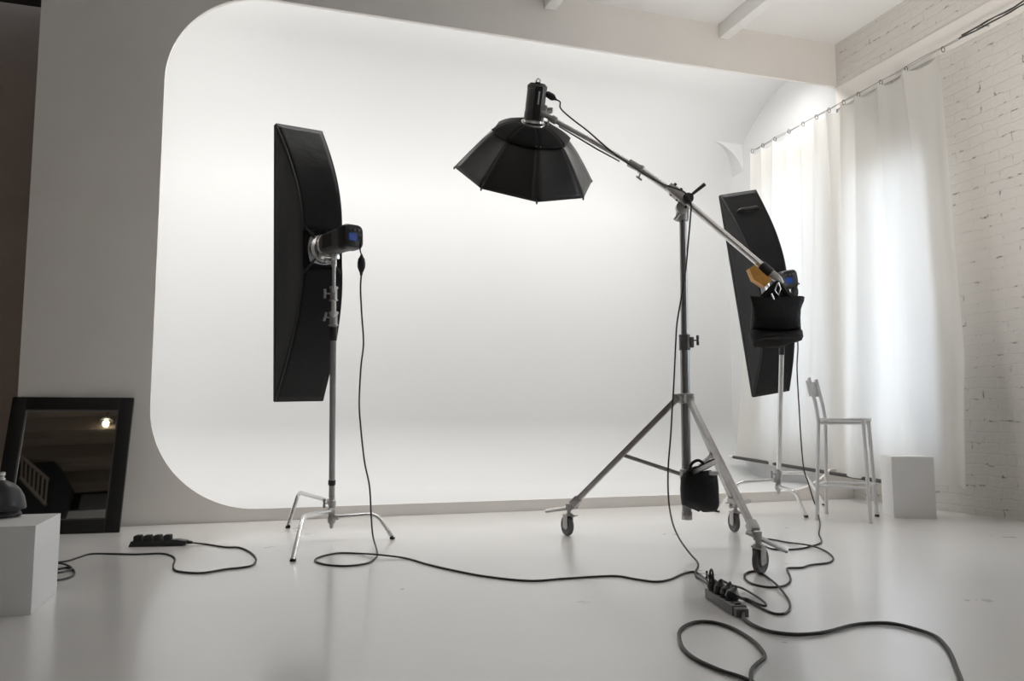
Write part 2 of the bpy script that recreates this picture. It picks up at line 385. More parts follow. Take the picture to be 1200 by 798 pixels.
obj('rod_tip', MB().tube([a_-(b_-a_).normalized()*.05, a_+(b_-a_).normalized()*.01], .018, 10), M['stool'], t)

# ------------------------------------------------------------------ mirror
BL, BR, TR = Vector((-1.46, 5.551, 0)), Vector((-.754, 5.504, 0)), Vector((-.745, 5.755, .83))
u = (BR-BL).normalized(); v = TR-BR; v -= u*v.dot(u); H = v.length; v.normalize(); nn = u.cross(v); W = (BR-BL).length
t = thing('leaning_mirror', 'black framed mirror leaning on the wall behind the low white plinth', 'mirror', (BL+BR)/2)
fw_, th = .082, .03
def mp(a, b_, c=0): return BL+u*a+v*b_+nn*c
fr = MB()
for (a, b_, c, d) in ((0, fw_, 0, H), (W-fw_, W, 0, H), (fw_, W-fw_, 0, fw_), (fw_, W-fw_, H-fw_, H)):
    fr.box(mp((a+b_)/2, (c+d)/2, 0), (b_-a, d-c, th), (u, v, nn), bev=.003)
obj('mirror_frame', fr, M['frame'], t)
obj('mirror_glass', MB().box(mp(W/2, H/2, -.002), (W-2*fw_+.01, H-2*fw_+.01, .008), (u, v, nn)), M['mirror'], t)
obj('inner_bevel', MB().box(mp(fw_+.004, H/2, .004), (.010, H-2*fw_, .012), (u, v, nn)).box(mp(W-fw_-.004, H/2, .004), (.010, H-2*fw_, .012), (u, v, nn))
    .box(mp(W/2, fw_+.004, .004), (W-2*fw_, .010, .012), (u, v, nn)).box(mp(W/2, H-fw_-.004, .004), (W-2*fw_, .010, .012), (u, v, nn)), M['grey'], t)

# ------------------------------------------------------------------ plinths and the dome reflector
o = obj('display_plinth', MB().box((-.935, 3.516, .157), (.41, .398, .314), bev=.002), M['cube'])
tag(o, 'low white cube plinth at the left edge with a black dome on it', 'plinth')
c = Vector((4.32, 4.59, 0)); a = Vector((math.cos(math.radians(-28)), math.sin(math.radians(-28)), 0)); b_ = Vector((-a.y, a.x, 0))
o = obj('display_plinth', MB().box(c+a*.14+b_*.14+Za*.2145, (.28, .28, .429), (a, b_, Za), bev=.002), M['cube'])
tag(o, 'white box plinth standing beside the white bar stool under the curtain', 'plinth')
DC = gp(-1.0, 606, .314); DC.z = .315
t = thing('reflector_dish', 'black metal dome reflector resting on the left white plinth', 'light reflector', DC)
obj('base_ring', MB().lathe([(.060, 0), (.074, .002), (.076, .012), (.070, .022), (.072, .026)], DC, Za, 36), M['dish'], t)
obj('dome', MB().lathe([(.072, .026), (.088, .030), (.091, .036), (.089, .050), (.082, .078), (.068, .105), (.048, .126), (.024, .138), (.018, .141)], DC, Za, 40), M['dish'], t)
obj('spigot', MB().lathe([(.012, .139), (.014, .142), (.014, .150), (.009, .152), (.010, .158), (.013, .162), (.013, .172), (.008, .175)], DC, Za, 16), M['chrome'], t)

# ------------------------------------------------------------------ bar stool
def stool():
    c = Vector((4.0, 4.68, 0)); ph = math.radians(-48); a = Vector((math.cos(ph), math.sin(ph), 0)); b_ = Vector((-a.y, a.x, 0))
    t = thing('bar_stool', 'tall white metal bar stool with a low slatted back and foot rest', 'stool', c)
    ZS = .700; S = M['stool']
    # seat: shallow D outline with a rolled rim
    def ring(k, z, inset=0):
        out = []
        for i in range(40):
            th_ = 2*PI*i/40; cs, sn = math.cos(th_), math.sin(th_)
            e = .55; px = (abs(cs)**e)*(1 if cs > 0 else -1)*(.175-inset); py = (abs(sn)**e)*(1 if sn > 0 else -1)*(.185-inset)
            out.append(c+a*px+b_*py+Za*z)
        return out
    obj('seat', MB().loft([ring(0, ZS-.022, .012), ring(0, ZS-.020, .002), ring(0, ZS-.004, 0), ring(0, ZS, .004), ring(0, ZS-.001, .02), ring(0, ZS-.006, .06)]), S, t)
    dx, dy = .17, .21          # foot half spacing
    tx, ty = .145, .155        # top half spacing
    legs = {}
    for sx in (-1, 1):
        for sy in (-1, 1):
            f = c+a*sx*dx+b_*sy*dy; p = c+a*sx*tx+b_*sy*ty+Za*(ZS-.02); legs[(sx, sy)] = (f, p)
            obj('leg', MB().tube([f+Za*.006, p], .0125, 12), S, t)
            obj('foot_cap', MB().lathe([(.015, 0), (.016, .004), (.0145, .016)], f, Za, 12), M['plastic'] if sx > 0 and sy > 0 else S, t)
    def on(k, z): f, p = legs[k]; return f.lerp(p, z/p.z)
    for k1, k2, z in (((-1, -1), (-1, 1), .235), ((1, -1), (1, 1), .235), ((-1, -1), (1, -1), .230), ((-1, 1), (1, 1), .230)):
        obj('foot_rail', MB().tube([on(k1, z), on(k2, z)], .0105, 10), S, t)
    posts = []
    for sy in (-1, 1):
        p = c-a*tx+b_*sy*ty+Za*(ZS-.03); q = c-a*(tx+.012)+b_*sy*ty*.98+Za*(ZS+.08); s = c-a*(tx+.055)+b_*sy*ty*.95+Za*.985
        posts.append((q, s)); obj('back_post', MB().tube(spline([p, q, s], 6), .0125, 12), S, t)
    # backrest plate fixed to the outside of the posts
    P = []
    (q0, s0), (q1, s1) = posts
    for k in range(7):
        f = .38+.52*k/6; r0, r1 = q0.lerp(s0, f), q1.lerp(s1, f); row = []
        for j in range(11):
            g = j/10; bow = .03*math.sin(PI*g); row.append(r0.lerp(r1, -.04+1.08*g)-a*(.014+bow))
        P.append(row)
    mb = MB().grid(P); mb.grid([[p-a*.006 for p in r] for r in P])
    n1, n2 = 7, 11; off = n1*n2
    edge = [(0, j) for j in range(n2)]+[(i, n2-1) for i in range(1, n1)]+[(n1-1, j) for j in range(n2-2, -1, -1)]+[(i, 0) for i in range(n1-2, 0, -1)]
    ids = [i*n2+j for i, j in edge]
    for k in range(len(ids)): mb.f.append((ids[k], ids[(k+1) % len(ids)], off+ids[(k+1) % len(ids)], off+ids[k]))
    obj('backrest', mb, S, t)
    obj('seat_frame', MB().tube([c+a*.15+b_*.155+Za*(ZS-.035), c-a*.145+b_*.155+Za*(ZS-.035), c-a*.145-b_*.155+Za*(ZS-.035), c+a*.15-b_*.155+Za*(ZS-.035)], .009, 8), S, t)
stool()

# ------------------------------------------------------------------ softboxes
def softbox_strip(label, C0, u, v, n, W, H, D, pads=(), flap=.62):
    """C0 rim centre, u across, v along, n towards the lamp"""
    t = thing('strip_softbox', label, 'softbox', C0-v*H/2)
    def rod(su, sv, s):
        q = s*PI/2
        return C0 + u*su*W/2*(1-.24*s) + v*sv*H/2*(1-.90*s) + n*D*math.sin(q)
    S = [i/24*.97 for i in range(25)]
    shell = MB()
    def panel(c1, c2, m, sag, mk):
        P = []
        for s in S:
            a_, b_ = rod(*c1, s), rod(*c2, s); row = []
            for j in range(m+1):
                g = j/m; p = a_.lerp(b_, g); mid = (C0+n*D*.3)-p; mid.normalize()
                row.append(p + mid*sag*math.sin(PI*g)*math.sin(PI*min(1, s*1.05)))
            P.append(row)
        mk.grid(P)
    for c1, c2 in (((-1, 1), (1, 1)), ((1, -1), (-1, -1))): panel(c1, c2, 10, .006, shell)
    for c1, c2 in (((-1, -1), (-1, 1)), ((1, 1), (1, -1))): panel(c1, c2, 24, .010, shell)
    o = obj('fabric_shell', shell, M['fabric'], t, smooth=60)
    md = o.modifiers.new('thickness', 'SOLIDIFY'); md.thickness = .004; md.offset = 0
    for su in (-1, 1):
        for sv in (-1, 1):
            obj('seam_piping', MB().tube([rod(su, sv, s) for s in S], .0035, 6), M['plastic'], t)
    rim = MB(); t_ = .035
    for (cu, cv, su, sv) in ((-W/2, 0, .008, H), (W/2, 0, .008, H), (0, -H/2, W, .008), (0, H/2, W, .008)):
        rim.box(C0+u*cu+v*cv-n*t_/2, (su, sv, t_), (u, v, n))
    obj('front_lip', rim, M['fabric'], t)
    obj('front_diffuser', MB().box(C0-n*.004, (W-.012, H-.012, .003), (u, v, n)), M['whitecloth'], t)
    for k in pads:
        c_ = C0+v*H/2*(1-.90*k)+n*(D*math.sin(k*PI/2)+.012); tg = (n*math.cos(k*PI/2)*D*PI/2-v*H*.45).normalized(); nrm = u.cross(tg)
        if nrm.dot(n) < 0: nrm = -nrm
        obj('handle_pad', MB().tube(spline([c_-u*.085-nrm*.010, c_-u*.06+nrm*.010, c_+u*0+nrm*.020+tg*.014, c_+u*.06+nrm*.010, c_+u*.085-nrm*.010], 6), [.008+.010*math.sin(PI*i/24) for i in range(25)], 8), M['plastic'], t)
    RC = C0+n*D
    ring = MB().lathe([(.062, -.035), (.074, -.030), (.078, 0), (.082, .012), (.080, .030), (.062, .034), (.058, .010)], RC, n, 32)
    obj('speed_ring', ring, M['chrome'], t)
    # silver lining shows where the shell opens round the ring
    for su in (-1, 1):
        for sv in (-1, 1):
            p = rod(su, sv, .93); q = RC+(p-RC)*.25+n*.01; obj('rod_end', MB().tube([p, q], .006, 8), M['plastic'], t)
    E = rod(1, 1, .97)-C0; hw, hh, dd = E.dot(u)*.99, E.dot(v)*.99, E.dot(n)-.004; r0 = []; r1 = []
    for k in range(32):
        a = 2*PI*k/32; c_, s_ = math.cos(a), math.sin(a); m = max(abs(c_), abs(s_))
        r0.append(C0+n*dd+u*hw*c_/m+v*hh*s_/m); r1.append(RC-n*.012+(u*c_+v*s_)*.07)
    rm = [a_.lerp(b_, flap) for a_, b_ in zip(r0, r1)]
    obj('silver_lining', MB().loft([rm, r1], cap=False), M['silver'], t)
    o = obj('closing_flap', MB().loft([r0, [p+n*.003 for p in rm]], cap=False), M['fabric'], t); md = o.modifiers.new('thickness', 'SOLIDIFY'); md.thickness = .003
    return RC

def strobe_boxy(label, RC, n, v, cat='studio flash', L=0):
    """flash head with a squarish housing, display at the rear"""
    u = v.cross(n).normalized(); t = thing('studio_strobe', label, cat, RC+n*.03)
    def sq(h, hw, hv, e=.45):
        out = []
        for i in range(28):
            a = 2*PI*i/28; c_, s_ = math.cos(a), math.sin(a)
            out.append(RC+n*h+u*(abs(c_)**e)*(1 if c_ > 0 else -1)*hw+v*(abs(s_)**e)*(1 if s_ > 0 else -1)*hv)
        return out
    obj('housing', MB().loft([sq(.035, .050, .050, .9), sq(.05, .056, .056, .7), sq(.075, .058, .058), sq(.20+L, .058, .062)]), M['grey'], t)
    obj('rear_housing', MB().loft([sq(.20+L, .060, .066), sq(.205+L, .062, .068), sq(.262+L, .062, .068), sq(.276+L, .056, .062), sq(.280+L, .046, .052)]), M['plastic'], t)
    obj('display', MB().box(RC+n*(.281+L)+v*(-.006)-u*.012, (.050, .040, .004), (u, v, n)), M['blue'], t)
    k = MB()
    for i in range(3): k.lathe([(.006, 0), (.006, .006), (.004, .007)], RC+n*(.280+L)+v*.034+u*(-.028+.026*i), n, 10)
    obj('control_knob', k, M['grey'], t)
    obj('bayonet_collar', MB().lathe([(.060, .028), (.066, .030), (.066, .046), (.058, .050)], RC, n, 28), M['chrome'], t)
    for sg in (-1, 1): obj('vent_panel', MB().box(RC+n*.135+u*.0585*sg, (.003, .07, .09), (u, v, n)), M['plastic'], t)
    obj('tilt_bracket', MB().box(RC+n*.11-v*.078, (.035, .036, .07), (u, v, n), bev=.004).lathe([(.016, 0), (.016, .05), (.014, .055)], RC+n*.11-v*.135, v, 14)
        .tube([RC+n*.11-v*.085-u*.02, RC+n*.11-v*.085-u*.075], .006, 8).lathe([(.008, 0), (.018, .004), (.018, .022), (.010, .026)], RC+n*.11-v*.085-u*.065, -u, 12), M['chrome'], t)
    return RC+n*.11-v*.135

r_, f_ = RT, Vector((math.sin(YAW), math.cos(YAW), 0))
# left strip box
n1 = (r_*.535-f_*.845).normalized(); u1 = (r_*.845+f_*.535).normalized()
vv = (Za*1.69-u1*.045).normalized(); u1 = (u1-vv*u1.dot(vv)).normalized(); n1 = u1.cross(vv); n1 = n1 if n1.dot(r_) > 0 else -n1
C1 = (pt(325, 143, 4.86)+pt(323.5, 470, 4.79))/2+u1*.14
LB = softbox_strip('tall narrow black strip softbox on the left stand', C1, u1, vv, n1, .29, 1.70, .43)
nh = (n1+r_*.30+Za*.03).normalized(); vh = (vv-nh*vv.dot(nh)).normalized()
RC1 = LB-n1*.0+Za*.02
LS = strobe_boxy('grey flash head with blue display behind the left strip softbox', RC1, nh, vh, L=.04)
# right strip box, leaning
FR = 6.22
dv_ = pt(844, 229, FR)-pt(883, 465, FR); vv2 = dv_.normalized()
n2 = (r_*.06-f_*.98+Za*.14).normalized(); u2 = vv2.cross(n2).normalized(); u2 = u2 if u2.dot(r_) > 0 else -u2; n2 = u2.cross(vv2); n2 = n2 if n2.dot(f_) < 0 else -n2
C2 = (pt(845, 229, FR)+pt(883, 465, FR))/2+u2*.145
RB = softbox_strip('tall black strip softbox tilted on the right stand near the curtain', C2, u2, vv2, n2, .29, dv_.length, .36, pads=(.22,), flap=.15)
RB = RB+vv2*.05
RS = strobe_boxy('dark flash head with blue display behind the right strip softbox', RB, n2, vv2)

# ------------------------------------------------------------------ octagonal softbox and its head
def octabox():
    C0 = pt(614.5, 204, 4.96); d = ray(614.5, 204).normalized(); Rr = d.cross(Za).normalized(); Dn = d.cross(Rr)
    k = .44/82.8
    A = (Rr*-80.5+Dn*-8+d*-17.5).normalized(); N = (Rr*1133+Dn*-6354+d*-2307).normalized()
    B = N.cross(A).normalized()
    if B.dot(Dn) < 0: B = -B
    RO, D = .44, .315
    t = thing('octagonal_softbox', 'black eight sided softbox pointing down from the crane boom', 'softbox', C0-N*.02)
    def rod(i, s, k=1):
        a = 2*PI*i/8; return C0+(A*math.cos(a)+B*math.sin(a))*RO*(1-.83*s)*k+N*D*math.sin(s*PI/2)
    S = [i/20*.98 for i in range(21)]
    mb = MB()
    for i in range(8):
        P = []
        for s in S:
            a, b_ = rod(i, s), rod(i+1, s); row = []
            for j in range(9):
                g = j/8; p = a.lerp(b_, g); q = C0+N*D*.35-p; q.normalize(); row.append(p+q*.012*math.sin(PI*g)*min(1, s*3)*(1-s*.6))
            P.append(row)
        mb.grid(P)
    o = obj('fabric_shell', mb, M['fabric2'], t, smooth=50); md = o.modifiers.new('thickness', 'SOLIDIFY'); md.thickness = .004; md.offset = 0
    for i in range(8): obj('seam_piping', MB().tube([rod(i, s, 1.0) for s in S], .0028, 6), M['plastic'], t)
    cv = MB()
    for i in range(8):
        P = []
        for s in [.585+.4*j/8 for j in range(9)]:
            a, b_ = rod(i, s, 1.09)+N*.006, rod(i+1, s, 1.09)+N*.006; row = []
            for j in range(7):
                g = j/6; row.append(a.lerp(b_, g)-N*.010*math.sin(PI*g)*(s < .6))
            P.append(row)
        cv.grid(P)
    o = obj('top_cover', cv, M['fabric'], t, smooth=50); md = o.modifiers.new('thickness', 'SOLIDIFY'); md.thickness = .005; md.offset = 0
    for i in (2, 3):
        p = rod(i, .60, 1.06); obj('cover_tab', MB().box(p+N*.004, (.03, .012, .006), (A, B, N), bev=.002), M['label'], t)
    df_ = MB(); df_.add([rod(i, .03, .99) for i in range(8)], [tuple(range(8))]); obj('front_diffuser', df_, M['whitecloth'], t)
    for i in range(8): obj('rod_tip', MB().lathe([(.004, -.008), (.006, 0), (.004, .008)], rod(i, 0)-N*.004, N, 8), M['plastic'], t)
    RC = C0+N*D
    obj('speed_ring', MB().lathe([(.062, -.020), (.075, -.012), (.078, .0), (.074, .012), (.060, .014)], RC, N, 32), M['chrome'], t)
    # flash head, cylinder
    t2 = thing('studio_strobe', 'upright black cylindrical flash head on top of the eight sided softbox', 'studio flash', RC+N*.012)
    ax = (N*.55+Za*.45+Rr*.02).normalized(); u = ax.cross(d).normalized(); v = u.cross(ax)
    o0 = RC+N*.012
    obj('housing', MB().lathe([(.050, 0), (.058, .006), (.060, .03), (.060, .060), (.058, .062), (.058, .190), (.060, .192), (.060, .208), (.056, .216), (.050, .218)], o0, ax, 28), M['grey'], t2)
    front = -v if v.dot(d) > 0 else v
    obj('side_spine', MB().box(o0+ax*.110+front*.050+Rr*.012, (.045, .03, .19), (u, v, ax), bev=.004), M['plastic'], t2)
    obj('label_strip', MB().box(o0+ax*.140+front*.066+Rr*.016, (.010, .004, .075), (u, v, ax)), M['label'], t2)
    obj('end_panel', MB().lathe([(.048, .216), (.050, .220), (.044, .226), (.01, .227)], o0, ax, 24), M['plastic'], t2)
    obj('carry_loop', MB().tube([o0+ax*.22+front*.03-Rr*.012, o0+ax*.242+front*.03-Rr*.012, o0+ax*.254+front*.03, o0+ax*.242+front*.03+Rr*.012, o0+ax*.22+front*.03+Rr*.012], .004, 8), M['chrome'], t2)
    obj('loop_base', MB().box(o0+ax*.215+front*.034, (.028, .02, .035), (u, v, ax), bev=.003), M['plastic'], t2)
    obj('bayonet_collar', MB().lathe([(.060, -.004), (.064, 0), (.064, .010), (.058, .013)], o0, ax, 28), M['chrome'], t2)
    pl = o0+ax*.170+Rr*.055
    pd = (Rr*.86-ax*.5+front*.1).normalized()
    obj('tilt_bracket', MB().box(o0+ax*.075+Rr*.055+front*.02, (.035, .04, .05), (u, v, ax), bev=.004).lathe([(.012, 0), (.012, .05), (.010, .052)], o0+ax*.075+Rr*.055+front*.02, Rr, 12), M['cast'], t2)
    return pl, pd, o0+ax*.065+Rr*.10+front*.02
OP, OPD, OBR = octabox()

# ------------------------------------------------------------------ stand hardware
def knob(mb, p, d, L=.03, r=.017):
    """T-handle screw: shaft and cross grip"""
    d = Vector(d).normalized(); mb.tube([p, p+d*L], .0045, 8); s = d.cross(Za); s = s.normalized() if s.length > .1 else Xa
    up = s.cross(d).normalized()
    mb.tube([p+d*L-up*r*1.3, p+d*L-up*r*.6, p+d*L, p+d*L+up*r*.6, p+d*L+up*r*1.3], [.0075, .0085, .006, .0085, .0075], 10); return mb
def c_stand(label, base, top, feet, hubs, knobdir, collars, blackparts, dark='steel', grip=None):
    """base = pole foot centre, top = spigot; feet = [(bend point, foot point, hub height)]"""
    t = thing('light_stand', label, 'light stand', Vector((base.x, base.y, 0)))
    def at_(z): return base.lerp(top, (z-base.z)/(top.z-base.z))
    hb = MB().lathe([(.004, -.045), (.010, -.040), (.012, -.02), (.020, -.012), (.024, 0), (.022, .02), (.019, .03), (.021, .05), (.018, .062), (.020, .085), (.023, .090), (.023, .115), (.017, .12), (.0165, .15)], base, Za, 20)
    obj('base_hub', hb, M['cast'], t)
    obj('base_knob', knob(MB(), base+Za*.10, knobdir, .045, .02), M['cast'], t)
    for bend, foot, hz in feet:
        h = Vector((base.x, base.y, hz)); dd = (Vector((bend.x, bend.y, 0))-Vector((h.x, h.y, 0))).normalized()
        h2 = h+dd*.022
        pts = [h2, h2.lerp(bend, .45)+Za*.0, bend-dd*.05-Za*.002]
        b2 = bend+(foot-bend).normalized()*.05
        q = [bend-dd*.05]+[((1-k)**2)*(bend-dd*.05)+2*k*(1-k)*bend+k*k*b2 for k in (.25, .5, .75)]+[b2]
        lg = obj('leg', MB().tube([h2, h2.lerp(q[0], .5)]+q+[foot+Za*.006], .0125, 14), M['chrome'], t)
        obj('leg_socket', MB().lathe([(.017, 0), (.018, .004), (.018, .035), (.014, .04)], h, dd, 14), M['cast'], lg)
        obj('foot_pad', MB().lathe([(.014, 0), (.0155, .003), (.0145, .02)], foot, (b2-foot).normalized(), 12), M['rubber'], lg)
    z = base.z+.14; cz = [c_[0] for c_ in collars]
    zs = [z]+cz+[top.z]; r = .0175
    for i in range(len(zs)-1):
        rr_ = r-.0032*i
        obj('tube_section', MB().tube([at_(zs[i]), at_(zs[i+1])], rr_, 16), M[dark] if i == 0 else M['chrome'], t)
        if i < len(cz):
            c_ = obj('clamp_collar', MB().lathe([(rr_+.004, -.012), (rr_+.010, -.010), (rr_+.010, -.004), (rr_+.005, 0), (rr_+.005, .055), (rr_+.010, .060), (rr_+.010, .068), (rr_+.002, .072)], at_(zs[i+1]), Za, 16), M['cast'], t)
            obj('clamp_knob', knob(MB(), at_(zs[i+1])+Za*.03, collars[i][1], .05, .02), M['cast'], c_)
    for z0, z1 in blackparts: obj('black_sleeve', MB().tube([at_(z0), at_(z0+.004), at_(z1-.004), at_(z1)], [.0195, .0215, .0215, .0195], 16), M['plastic'], t)
    obj('spigot', MB().tube([at_(top.z-.02), at_(top.z), at_(top.z)+Za*.012], [.011, .011, .008], 12), M['chrome'], t)
    return t, at_
def zat(x, y, F): return pt(x, y, F).z
# left stand
bL = pt(388.5, 612, 4.64); bL.z = .105
tL = Vector(LS)
F1, F2, F3 = gp(337, 619), gp(343, 658), gp(461, 632)
e1, e2, e3 = pt(350, 577, 5.20), pt(355, 606, 4.18), pt(442, 603, 4.66)
tL = pt(398.5, 322, 4.62) if False else tL
_, atL = c_stand('chrome light stand with turtle legs carrying the left strip softbox', bL, tL,
    [(e1, F1, .215), (e2, F2, .165), (e3, F3, .125)], None, -r_, [(zat(398, 383, 4.63), -r_+Za*.25), (zat(398, 355, 4.63), -r_)],
    [(zat(391, 568, 4.63), zat(391, 562, 4.63)), (zat(398, 401, 4.63), zat(398, 386, 4.63))], dark='darksteel')
# right stand
bR = pt(912, 572, 5.85)
F1, F2, F3 = gp(945, 606), gp(840, 600), gp(966, 592)
e1, e2, e3 = pt(931, 575, 5.55), pt(866, 565, 5.80), pt(943, 553.5, 6.25)
e1.z = min(e1.z, .2)
_, atR = c_stand('chrome light stand with turtle legs carrying the tilted right softbox', bR, Vector(RS),
    [(e1, F1, bR.z+.01), (e2, F2, bR.z+.06), (e3, F3, bR.z+.11)], None, -r_, [(zat(912, 400, 5.9), -r_)],
    [(zat(912, 417, 5.9), zat(912, 405, 5.9))], dark='chrome')

# ------------------------------------------------------------------ crane / boom stand on casters
def crane():
    base = Vector((2.32, 3.985, .15)); top = Vector((2.335, 3.985, zat(799, 243, 4.61)))
    t = thing('boom_stand', 'large steel boom stand on three casters with a long counterweighted arm', 'boom stand', (base.x, base.y, 0))
    def at_(z): return base.lerp(top, (z-base.z)/(top.z-base.z))
    zc = zat(798, 467, 4.55); zk = zat(800, 402, 4.57); zs = zat(799, 555, 4.5)
    obj('centre_column', MB().tube([base, at_(zk)], .026, 20), M['darksteel'], t)
    obj('column_end_cap', MB().lathe([(.028, -.012), (.030, -.008), (.030, .03), (.027, .034)], base, Za, 20), M['steel'], t)
    obj('upper_column', MB().tube([at_(zk), at_(top.z-.05)], .0205, 20), M['darksteel'], t)
    cl = obj('height_clamp', MB().lathe([(.028, -.045), (.033, -.042), (.031, -.03), (.031, .035), (.033, .042), (.024, .046)], at_(zk), Za, 20).box(at_(zk)+r_*.035, (.03, .04, .06), (r_, f_, Za), bev=.004), M['grey'], t)
    obj('clamp_knob', knob(MB(), at_(zk)+r_*.045+Za*.012, r_, .03, .022), M['grey'], cl)
    obj('leg_collar', MB().lathe([(.030, -.03), (.040, -.026), (.040, -.016), (.034, -.012), (.034, .012), (.045, .016), (.045, .026), (.030, .03)], at_(zc), Za, 20), M['cast'], t)
    obj('brace_sleeve', MB().lathe([(.028, -.03), (.036, -.026), (.036, .026), (.028, .03)], at_(zs), Za, 20), M['cast'], t)
    con = [Vector((1.824, 4.504, 0)), Vector((2.192, 3.149, 0)), Vector((2.86, 4.33, 0))]
    WR = .060
    for i, c_ in enumerate(con):
        out = Vector((c_.x-base.x, c_.y-base.y, 0)).normalized(); side = Za.cross(out)
        hubp = at_(zc)+out*.045; low = c_+Za*.19-out*.03
        dl = (low-hubp).normalized(); nrm = side.cross(dl)
        lg = obj('leg', MB().box((hubp+low)/2, (.026, .032, (low-hubp).length), (side, nrm, dl), bev=.004), M['steel'], t)
        obj('leg_hinge', MB().box(hubp, (.045, .05, .05), (side, out, Za), bev=.006), M['cast'], lg)
        obj('locking_block', MB().box(low-dl*.02, (.042, .048, .06), (side, nrm, dl), bev=.006), M['cast'], lg)
        mid = hubp.lerp(low, .52); sl = at_(zs)+out*.034
        obj('brace', MB().box((mid+sl)/2, (.012, .022, (mid-sl).length), (side, side.cross((mid-sl).normalized()), (mid-sl).normalized()), bev=.002), M['steel'], t)
        lev = low+Za*-.01
        if i == 0: dlv = (pt(640, 602, 4.85)-pt(668, 598, 4.83)).normalized()
        elif i == 1: dlv = (r_*.9+Za*-.42-f_*.1).normalized()
        else: dlv = (r_*.7+f_*.5+Za*.1).normalized()
        obj('outrigger_arm', MB().box(c_+Za*.165+dlv*.045, (.022, .014, .20), (dlv.orthogonal().normalized(), dlv.cross(dlv.orthogonal().normalized()), dlv), bev=.004)
            .lathe([(.012, -.02), (.02, -.018), (.02, .02), (.012, .024)], c_+Za*.17, Za, 14), M['cast'], t)
        # caster
        ang = [0.45, -0.55, .2][i]; ax = (r_*math.cos(ang)+f_*math.sin(ang)).normalized()
        if i == 1: ax = (r_*.72-f_*.69).normalized()
        trail = Za.cross(ax)*.022; wc = c_+Za*WR+trail
        cs = obj('caster', MB().box(wc+ax*.020+Za*.024-trail*.4, (.004, .05, .075), (ax, Za.cross(ax), Za), bev=.001).box(wc-ax*.020+Za*.024-trail*.4, (.004, .05, .075), (ax, Za.cross(ax), Za), bev=.001)
            .box(wc+Za*.063-trail*.6, (.050, .056, .008), (ax, Za.cross(ax), Za), bev=.002).lathe([(.018, .062), (.022, .066), (.022, .078), (.012, .082), (.012, .11)], c_+Za*.055, Za, 16), M['cast'], t)
        obj('wheel', MB().lathe([(.022, -.008), (.045, -.011), (.050, -.013), (.058, -.012), (WR, -.006), (WR, .006), (.058, .012), (.050, .013), (.045, .011), (.022, .008)], wc, ax, 32), M['wheel'], cs)
        obj('wheel_hub', MB().lathe([(.006, -.024), (.010, -.022), (.024, -.014), (.026, -.008), (.026, .008), (.024, .014), (.010, .022), (.006, .024)], wc, ax, 18), M['steel'], cs)
        obj('brake_lever', MB().box(c_+Za*.118+Za.cross(ax)*-.03+ax*.015, (.026, .06, .005), (ax, (Za.cross(ax)*-1+Za*.25).normalized(), Za), bev=.001), M['cast'], cs)
    # boom
    pf = pt(650, 141, 4.72); p1 = pt(745, 195, 4.63); pv = pt(800, 233, 4.53); pe = pt(903, 320, 4.38)
    obj('boom_tube', MB().tube([pf, pf.lerp(p1, .5)+Za*.004, p1], .0135, 16), M['chrome'], t)
    obj('boom_tube', MB().tube([p1, pv, pv.lerp(pe, .5), pe], .0195, 18), M['chrome'], t)
    obj('tension_rod', MB().tube([pt(655, 148, 4.72), pt(700, 175, 4.66), pt(726, 189, 4.64)], .005, 8), M['darksteel'], t)
    d1 = (p1-pf).normalized(); d2 = (pe-pv).normalized(); s2 = d2.cross(f_).normalized()
    c_ = obj('boom_joint', MB().lathe([(.016, -.05), (.023, -.045), (.022, .02), (.026, .03), (.026, .045), (.018, .05)], p1, d1, 18), M['cast'], t)
    obj('joint_screw', MB().tube([p1-Za*.01+d1*.035, p1-Za*.06+d1*.02], .005, 8).tube([p1-Za*.058+d1*.002, p1-Za*.062+d1*.04], .006, 8), M['cast'], c_)
    obj('boom_end_fitting', MB().lathe([(.010, -.10), (.018, -.095), (.020, -.07), (.015, -.06), (.015, -.03), (.022, -.02), (.022, .01), (.015, .015)], pf, d1, 16)
        .tube([OBR, pf-d1*.08], .013, 12).tube([pf-d1*.04-Za*.01, pf-d1*.05-Za*.055, pf-d1*.075-Za*.06], .006, 8).tube([pf-d1*.07, pf-d1*.06+Za*.035], .006, 8), M['cast'], t)
    # pivot head
    ph = MB().box(pv-d2*.02, (.052, .056, .12), (s2, f_, d2), bev=.006).box(pv-d2*.095, (.045, .048, .035), (s2, f_, d2), bev=.004)
    ph.box(at_(top.z)-Za*.03, (.06, .055, .10), (r_, f_, Za), bev=.008).lathe([(.03, -.02), (.036, -.016), (.036, .016), (.03, .02)], pv-Za*.045+f_*.02, f_, 20)
    ph.lathe([(.034, -.02), (.036, .02), (.028, .05)], at_(top.z)-Za*.06-r_*.005, Za, 16)
    pvt = obj('pivot_head', ph, M['cast'], t)
    bl = MB()
    for q in (-.09, -.045, .02): bl.lathe([(.004, 0), (.009, .002), (.009, .014), (.004, .016)], pv+d2*q-s2*-.028, s2 if s2.z > 0 else -s2, 10); bl.lathe([(.004, 0), (.007, .002), (.007, .010), (.004, .012)], pv+d2*q-Za*.03, -Za, 8)
    bl.lathe([(.02, 0), (.03, .004), (.03, .03), (.02, .034)], pv+r_*.02-Za*.01-f_*.03, -f_, 14)
    obj('pivot_bolts', bl, M['plastic'], pvt)
    obj('ratchet_handle', MB().tube([pv+r_*.03-f_*.05, pv+r_*.055+Za*.022-f_*.05, pv+r_*.115+Za*.07-f_*.05], [.007, .009, .011], 10), M['plastic'], pvt)
    obj('tilt_handle', MB().tube([at_(top.z)-Za*.03-r_*.02-f_*.04, at_(top.z)-Za*.085-r_*.055-f_*.04], [.008, .011], 10), M['cast'], pvt)
